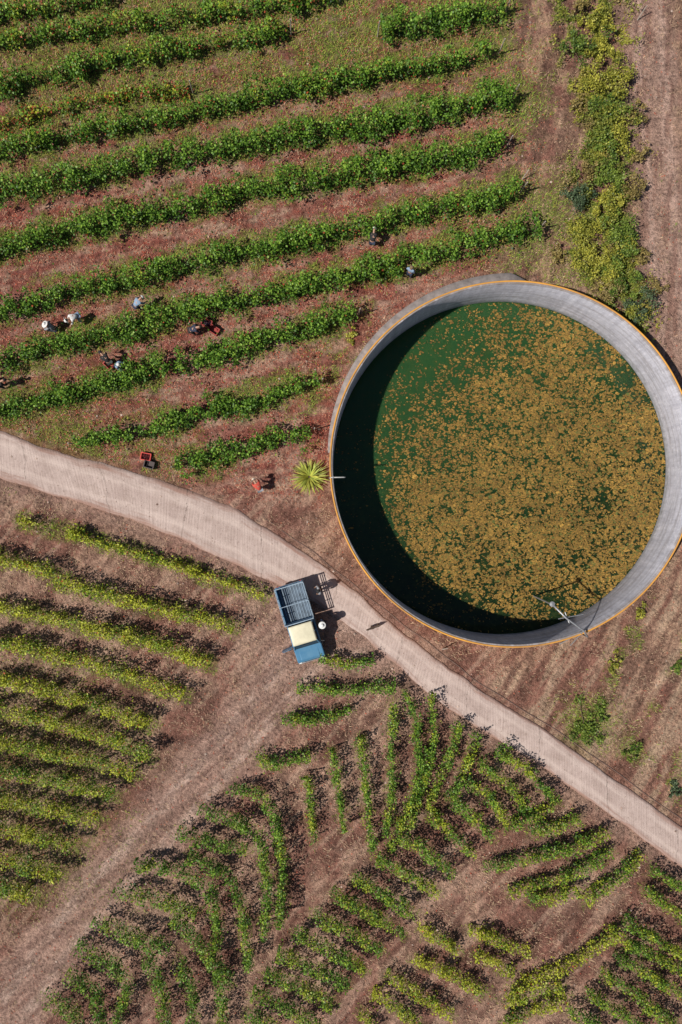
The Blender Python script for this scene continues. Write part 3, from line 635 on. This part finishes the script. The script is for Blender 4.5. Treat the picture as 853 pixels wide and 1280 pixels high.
for sx in (-1, 1):
    MB().tube([(sx * .81, 1.49, 1.15), (sx * .71, 1.15, 1.67)], .04, 6).obj('pillar', M_blue, T)
    MB().tube([(sx * .82, .62, 1.15), (sx * .73, .6, 1.67)], .03, 6).obj('pillar', M_blue, T)
    MB().tube([(sx * .81, -.02, 1.15), (sx * .72, .02, 1.67)], .045, 6).obj('pillar', M_blue, T)
frus(-.04, 1.2, .02, 1.1, .76, .68, 1.655, 1.75).obj('roof', M_cream, T, True, .04)
MB().box((0, 1.32, 1.45), (.5, .02, .02)).obj('wiper', M_dark, T)
MB().box((0, -1.27, .76), (1.72, 2.3, .06)).obj('bed_floor', M_bed, T)
mb = MB()
for k in range(9): mb.box((-.72 + k * .18, -1.27, .805), (.03, 2.24, .02))
mb.obj('bed_slats', M_rail, T)
for sx in (-1, 1):
    MB().box((sx * .87, -1.27, .98), (.05, 2.34, .42)).obj('bed_side', M_blue, T, False, .012)
    mb = MB()
    for yy in (-2.36, -1.8, -1.25, -.7, -.17): mb.box((sx * .87, yy, 1.42), (.045, .045, .5))
    for zz in (1.35, 1.5, 1.66): mb.box((sx * .895, -1.27, zz), (.022, 2.3, .06))
    mb.obj('side_rail', M_rail, T)
mb = MB()
for yy in (-2.4, -.13): mb.box((0, yy, 1.69), (1.8, .05, .05))
mb.box((0, -1.27, 1.69), (1.8, .035, .035))
mb.obj('roof_hoop', M_rail, T)
MB().box((0, -2.44, .98), (1.7, .045, .42)).obj('tailgate', M_blue, T, False, .012)
MB().box((0, -.13, 1.2), (1.66, .04, .82)).obj('headboard', M_rail, T, False, .01)
MB().box((0, 2.46, .55), (1.66, .1, .16)).obj('bumper', M_galv, T, False, .03)
MB().box((0, 2.405, .76), (.95, .03, .2)).obj('grille', M_dark, T)
for sx in (-1, 1):
    MB().tube([(sx * .66, 2.38, .78), (sx * .66, 2.43, .78)], .1, 14).obj('headlight', M_lamp, T)
    MB().box((sx * .72, -2.475, .95), (.12, .03, .2)).obj('tail_light', M_red, T)
    mm_ = MB().tube([(sx * .84, 1.35, 1.2), (sx * 1.02, 1.38, 1.28)], .014, 6).box((sx * 1.06, 1.38, 1.32), (.12, .04, .18)); mm_.obj('mirror', M_dark, T)
    for yy in (1.62, -1.45):
        w_ = MB(); w_.tube([(sx * .70, yy, .33), (sx * .88, yy, .33)], .33, 24); wh = w_.obj('wheel', M_rub, T, False, .03)
        MB().tube([(sx * .872, yy, .33), (sx * .89, yy, .33)], .18, 18).obj('rim', M_galv, wh)
dr_ = MB(); dr_.box((.36, 0, .82), (.74, .05, .66)); d_ = dr_.obj('open_door', M_blue, T, False, .02, (.86, 1.28, 0)); d_.rotation_euler = (0, 0, .15); d_['label'] = 'blue driver door standing open'
MB().box((.33, 0, 1.36), (.60, .02, .34)).obj('window', M_glass, d_)
MB().tube([(.04, 0, 1.15), (.06, 0, 1.55), (.6, 0, 1.55), (.7, 0, 1.15)], .018, 6).obj('window_frame', M_blue, d_)

# ------------------------------------------------------------------ people
def skin(name, vs, es, rs, mat, sub=1):
    me = bpy.data.meshes.new(name + '_sk'); me.from_pydata(vs, es, []); o = bpy.data.objects.new(name + '_sk', me); col.objects.link(o)
    o.modifiers.new('s', 'SKIN').use_smooth_shade = True
    for i, r in enumerate(rs):
        me.skin_vertices[0].data[i].radius = r if isinstance(r, tuple) else (r, r)
    me.skin_vertices[0].data[0].use_root = True
    ss = o.modifiers.new('u', 'SUBSURF'); ss.levels = sub; ss.render_levels = sub
    dg = bpy.context.evaluated_depsgraph_get(); out = bpy.data.meshes.new_from_object(o.evaluated_get(dg)); out.name = name
    bpy.data.objects.remove(o); bpy.data.meshes.remove(me)
    out.materials.clear(); out.materials.append(mat); return out
M_skin = simple('skin_tone', (.45, .26, .18), .6, 0, .12)
POSES = {
 'stand': dict(pel=(0, 0, .96), ch=(0, .02, 1.24), nk=(0, .02, 1.44), hb=(0, .04, 1.52), ht=(0, .05, 1.66), sh=(.18, 0, 1.38), el=(.25, .03, 1.1), wr=(.22, .2, .93), kn=(.11, .04, .5), an=(.11, 0, .09), fd=(0, .6, -.8)),
 'bend': dict(pel=(0, -.18, .9), ch=(0, .1, 1.12), nk=(0, .3, 1.2), hb=(0, .38, 1.2), ht=(0, .52, 1.2), sh=(.18, .2, 1.12), el=(.22, .34, .86), wr=(.14, .5, .66), kn=(.13, -.02, .5), an=(.13, -.08, .09), fd=(0, .5, -.85)),
 'crouch': dict(pel=(0, -.12, .36), ch=(0, .06, .64), nk=(0, .14, .84), hb=(0, .18, .91), ht=(0, .24, 1.04), sh=(.18, .1, .79), el=(.26, .3, .58), wr=(.13, .5, .48), kn=(.2, .3, .5), an=(.15, .02, .09), fd=(0, .85, -.5)),
}
PM = {}
def pose_meshes(p):
    J = POSES[p]; vs = []; es = []; rs = []
    def add(v, r, par=None):
        vs.append(tuple(v)); rs.append(r)
        if par is not None: es.append((par, len(vs) - 1))
        return len(vs) - 1
    V_ = Vector; pel = add(J['pel'], (.13, .10)); ch = add(J['ch'], (.15, .105), pel); nk = add(J['nk'], .055, ch); hb = add(J['hb'], (.07, .08), nk); ht = add(J['ht'], (.085, .1), hb)
    hd_ = (V_(J['ht']) - V_(J['hb'])).normalized(); fw = V_((0, 1, 0)); fw = (fw - hd_ * fw.dot(hd_))
    if fw.length < .3: fw = V_((0, 0, -1)); fw = fw - hd_ * fw.dot(hd_)
    fw.normalize(); hc = (V_(J['ht']) + V_(J['hb'])) / 2
    for s_ in (-1, 1):
        mx = lambda q: V_((q[0] * s_, q[1], q[2]))
        sh_ = add(mx(J['sh']), .06, ch); e_ = add(mx(J['el']), .042, sh_); w_ = add(mx(J['wr']), .027, e_)
        fd = V_(J['fd']).normalized(); wrp = mx(J['wr']); pm = add(wrp + fd * .075, (.036, .018), w_)
        side = V_((s_, 0, 0))
        for q, (off, ln) in enumerate(((-.03, .07), (-.011, .085), (.010, .08), (.03, .06))):
            kn_ = add(wrp + fd * .115 + side * off, .009, pm); add(wrp + fd * (.115 + ln * .7) + side * off * 1.15 + V_((0, -.012, -.02)), .007, kn_)
        th = add(wrp + fd * .06 - side * .045, .011, pm); add(wrp + fd * .1 - side * .065, .008, th)
        hp = add((s_ * .09, J['pel'][1], J['pel'][2] - .06), .085, pel); k_ = add(mx(J['kn']), .06, hp); a_ = add(mx(J['an']), .04, k_); add((s_ * J['an'][0], J['an'][1] + .16, .04), (.035, .03), a_)
    out = {'body': skin('body', vs, es, rs, M_skin)}
    vs, es, rs = [], [], []; add(J['pel'], (.15, .12)); add(J['ch'], (.18, .13), 0)
    n_ = V_(J['nk']) * .75 + V_(J['ch']) * .25; add(n_, (.09, .08), 1)
    for s_ in (-1, 1):
        a_ = add((J['sh'][0] * s_, J['sh'][1], J['sh'][2]), .08, 1); add((J['el'][0] * s_, J['el'][1], J['el'][2]), .062, a_)
        w2 = V_(J['el']) * .35 + V_(J['wr']) * .65; add((w2.x * s_, w2.y, w2.z), .045, len(vs) - 1)
    out['shirt'] = skin('shirt', vs, es, rs, M_skin)
    vs, es, rs = [], [], []; add((J['pel'][0], J['pel'][1], J['pel'][2] + .02), (.155, .12))
    for s_ in (-1, 1):
        a_ = add((s_ * .09, J['pel'][1], J['pel'][2] - .06), .105, 0); b_ = add((J['kn'][0] * s_, J['kn'][1], J['kn'][2]), .08, a_); an = V_(J['an']) * .85 + V_(J['kn']) * .15; add((an.x * s_, an.y, an.z), .065, b_)
    out['trousers'] = skin('trousers', vs, es, rs, M_skin)
    return out, hc, hd_, fw
for p in POSES: PM[p] = pose_meshes(p)
CM = {}
def cm(c):
    if c not in CM: CM[c] = simple('cloth', c, .85, 0, .3, 12.)
    return CM[c]
def person(pose, a, b, face, shirt, trs, hat, hatc, label, z0=0., sc=1.0):
    ms, hc, hd_, fw = PM[pose]; p = P(a, b, .9 if pose != 'crouch' else .5)
    cen = Vector((0, hc.y * .5, 0)); rz = math.radians(face) - PI / 2
    p = p - Matrix.Rotation(rz, 3, 'Z') @ cen
    root = empty('person', (p.x, p.y, z0), label, 'person', rz, 'people working in the vineyard'); root.scale = (sc,) * 3
    for nm, cc_ in (('body', None), ('shirt', shirt), ('trousers', trs)):
        me = ms[nm].copy()
        if cc_: me.materials.clear(); me.materials.append(cm(cc_))
        link(bpy.data.objects.new(nm, me), root)
    side = fw.cross(hd_)
    def hm(pt): return tuple(hc + side * pt[0] + fw * pt[1] + hd_ * pt[2])
    for s_ in (-1, 1):
        mb = MB().lathe([(.0001, -.012), (.01, -.006), (.012, 0), (.01, .006), (.0001, .012)], 8); o = mb.obj('eye', M_dark, root, True); o.location = hm((s_ * .032, .088, .01))
    o = MB().lathe([(.016, -.02), (.012, .0), (.004, .025)], 8).obj('nose', M_skin, root, True); o.location = hm((0, .1, -.015))
    for s_ in (-1, 1):
        o = MB().lathe([(.0001, -.03), (.014, -.012), (.014, .012), (.0001, .03)], 8).obj('ear', M_skin, root, True); o.location = hm((s_ * .088, 0, 0))
    q = hd_.to_track_quat('Z', 'Y')
    if hat == 'brim': prof = [(.0001, .135), (.06, .13), (.095, .1), (.108, .045), (.115, .035), (.19, .02), (.225, .01), (.225, 0), (.115, .02), (.105, .015)]
    elif hat == 'cap': prof = [(.0001, .12), (.06, .115), (.1, .075), (.115, .02), (.115, .0)]
    else: prof = [(.0001, .105), (.06, .1), (.1, .07), (.115, .02), (.112, -.05), (.09, -.08)]
    o = MB().lathe(prof, 20).obj('hair' if hat == 'hair' else ('hat' if hat == 'brim' else 'cap'), cm(hatc), root, True); o.rotation_mode = 'QUATERNION'; o.rotation_quaternion = q; o.location = hc + hd_ * .045
    if hat == 'cap':
        pk = MB().lathe([(.0001, .01), (.1, .005), (.1, -.005)], 14, (0, 0, 0), .85, 1.).obj('peak', cm(hatc), o, True); pk.location = q.inverted() @ (fw * .1) + Vector((0, 0, .01))
W = (.8, .8, .78); NV = (.025, .035, .07); BK = (.02, .02, .022); GY = (.3, .31, .34); LB = (.25, .36, .5); DG = (.06, .07, .06); RD = (.62, .09, .06)
person('bend', 90, 399, 215, W, LB, 'brim', W, 'person in white shirt and white sun hat bending over the vines')
person('crouch', 63, 409, 160, GY, NV, 'brim', W, 'person in grey with a pale hat, leftmost beside the white-shirted picker')
person('bend', 175, 377, 40, LB, NV, 'cap', W, 'person in light blue shirt and white cap above the crates')
person('bend', 131, 446, 130, BK, DG, 'hair', BK, 'person in black bending at the vines, left one of a pair')
person('crouch', 149, 457, 340, LB, NV, 'cap', W, 'crouching person in pale blue with white cap, right of the one in black')
person('bend', 246, 411, 10, NV, BK, 'cap', BK, 'person in navy with black cap reaching towards the dark red crates')
person('bend', 467, 294, 80, BK, NV, 'cap', W, 'lone person in black near the middle of the upper vine rows')
person('stand', 513, 340, 60, LB, NV, 'hair', (.2, .14, .08), 'person in light blue shirt standing above the tank at a row end')
person('bend', 321, 605, 120, RD, GY, 'brim', (.75, .62, .5), 'person in red with a pale hat stooping beside the road')
person('stand', 404, 779, 190, NV, BK, 'brim', W, 'person in navy with white hat beside the open truck door')
person('stand', 399, 737, 200, GY, BK, 'hair', BK, 'person in grey shirt standing beside the rear of the truck')
person('bend', 3, 478, 20, BK, NV, 'cap', BK, 'person in black at the very left edge of the photo')

p = P(469, 783, .3); dv = [(0, 0, .38), (0, .22, .42), (0, .36, .52), (0, .5, .52), (0, .6, .49), (0, -.22, .4), (0, -.42, .5)]
de = [(0, 1), (1, 2), (2, 3), (3, 4), (0, 5), (5, 6)]; drr = [.085, .11, .06, .06, .028, .085, .015]
for (xx, yy) in ((.07, .22), (-.07, .22)):
    i = len(dv); dv += [(xx, yy, .28), (xx, yy - .02, .15), (xx, yy + .01, .02), (xx, yy + .05, .015)]; drr += [.04, .024, .018, .02]; de += [(1, i), (i, i + 1), (i + 1, i + 2), (i + 2, i + 3)]
for (xx, yy) in ((.07, -.22), (-.07, -.22)):
    i = len(dv); dv += [(xx, yy + .04, .27), (xx, yy - .08, .14), (xx, yy - .04, .02), (xx, yy, .015)]; drr += [.05, .024, .018, .02]; de += [(5, i), (i, i + 1), (i + 1, i + 2), (i + 2, i + 3)]
i = len(dv); dv += [(.05, .47, .6), (-.05, .47, .6)]; drr += [.018, .018]; de += [(3, i), (3, i + 1)]
dm = skin('dog', dv, de, drr, simple('dog_fur', (.09, .06, .045), .9)); o = link(bpy.data.objects.new('dog', dm)); o.location = (p.x, p.y, .05); o.rotation_euler = (0, 0, 1.9); tag(o, 'small dark brown dog standing on the concrete near the truck', 'dog')

# ------------------------------------------------------------------ crates
def crate(a, b, rz, c, label, fill=None, z0=0.):
    p = P(a, b, .15 + z0); root = empty('harvest_crate', (p.x, p.y, z0), label, 'crate', rz, 'plastic harvest crates')
    m_ = simple('crate_plastic', c, .5, 0, .2); w, l, h = .42, .6, .3
    mb = MB().box((0, 0, .02), (w, l, .03))
    mb.box((-w / 2, 0, h / 2), (.02, l, h)); mb.box((w / 2, 0, h / 2), (.02, l, h)); mb.box((0, -l / 2, h * .35), (w - .02, .02, h * .7)); mb.box((0, l / 2, h * .35), (w - .02, .02, h * .7))
    mb.obj('shell', m_, root)
    r = MB(); r.box((-w / 2, 0, h), (.05, l + .05, .025)); r.box((w / 2, 0, h), (.05, l + .05, .025)); r.box((0, -l / 2, h), (w - .05, .05, .025)); r.box((0, l / 2, h), (w - .05, .05, .025)); r.obj('rim', m_, root)
    if fill:
        n = 260; C = np.stack([RNG.uniform(-w / 2 + .04, w / 2 - .04, n), RNG.uniform(-l / 2 + .04, l / 2 - .04, n), RNG.uniform(.12, .24, n)], 1)
        V, F, cc = leaves(C, .07, cvar(n, *fill)); g = link(bpy.data.objects.new('grapes', np_mesh('grapes', V, F, M_leaf, cc))); g.location = (p.x, p.y, z0); g.rotation_euler = (0, 0, rz)
        tag(g, 'dark grapes heaped inside the ' + label.split(',')[0], 'grapes')
crate(183, 571, 1.4, (.6, .04, .03), 'bright red crate beside the road, upper of the two', ((.25, .03, .03), (.06, .02, .03)))
crate(187, 581, 1.3, (.05, .03, .03), 'black crate touching the bright red one beside the road')
crate(259, 404, 1.2, (.3, .04, .035), 'dark red crate between the rows, left of a pair', ((.05, .02, .05), (.02, .01, .03)))
crate(268, 413, 1.0, (.35, .05, .04), 'dark red crate between the rows, right of a pair')
crate(137, 456, .8, (.4, .05, .04), 'small red crate between the two people picking together')

# ------------------------------------------------------------------ light, camera
el = SUN_EL; u = SUN_U
d = Vector((u.x * math.cos(el), u.y * math.cos(el), -math.sin(el)))
sl = bpy.data.lights.new('sun', 'SUN'); sl.energy = 5.0; sl.angle = math.radians(.6); sl.color = (1, .935, .85)
so = link(bpy.data.objects.new('sun', sl)); so.rotation_euler = d.to_track_quat('-Z', 'Y').to_euler(); so.location = (-20, -8, 40)
w = bpy.data.worlds.new('World'); scn.world = w; w.use_nodes = True; nt = w.node_tree
sky = nt.nodes.new('ShaderNodeTexSky'); sky.sky_type = 'NISHITA'; sky.sun_disc = False; sky.sun_elevation = el; sky.sun_rotation = math.atan2(-u.x, -u.y)
bg = nt.nodes['Background']; nt.links.new(sky.outputs[0], bg.inputs[0]); bg.inputs[1].default_value = .05
cd = bpy.data.cameras.new('camera'); co = link(bpy.data.objects.new('camera', cd)); co.location = (0, 0, H)
cd.sensor_fit = 'VERTICAL'; cd.sensor_height = 24; cd.lens = 24 * H / 64; cd.clip_end = 2000
scn.camera = co
scn.view_settings.view_transform = 'Standard'; scn.view_settings.look = 'None'; scn.view_settings.exposure = 0
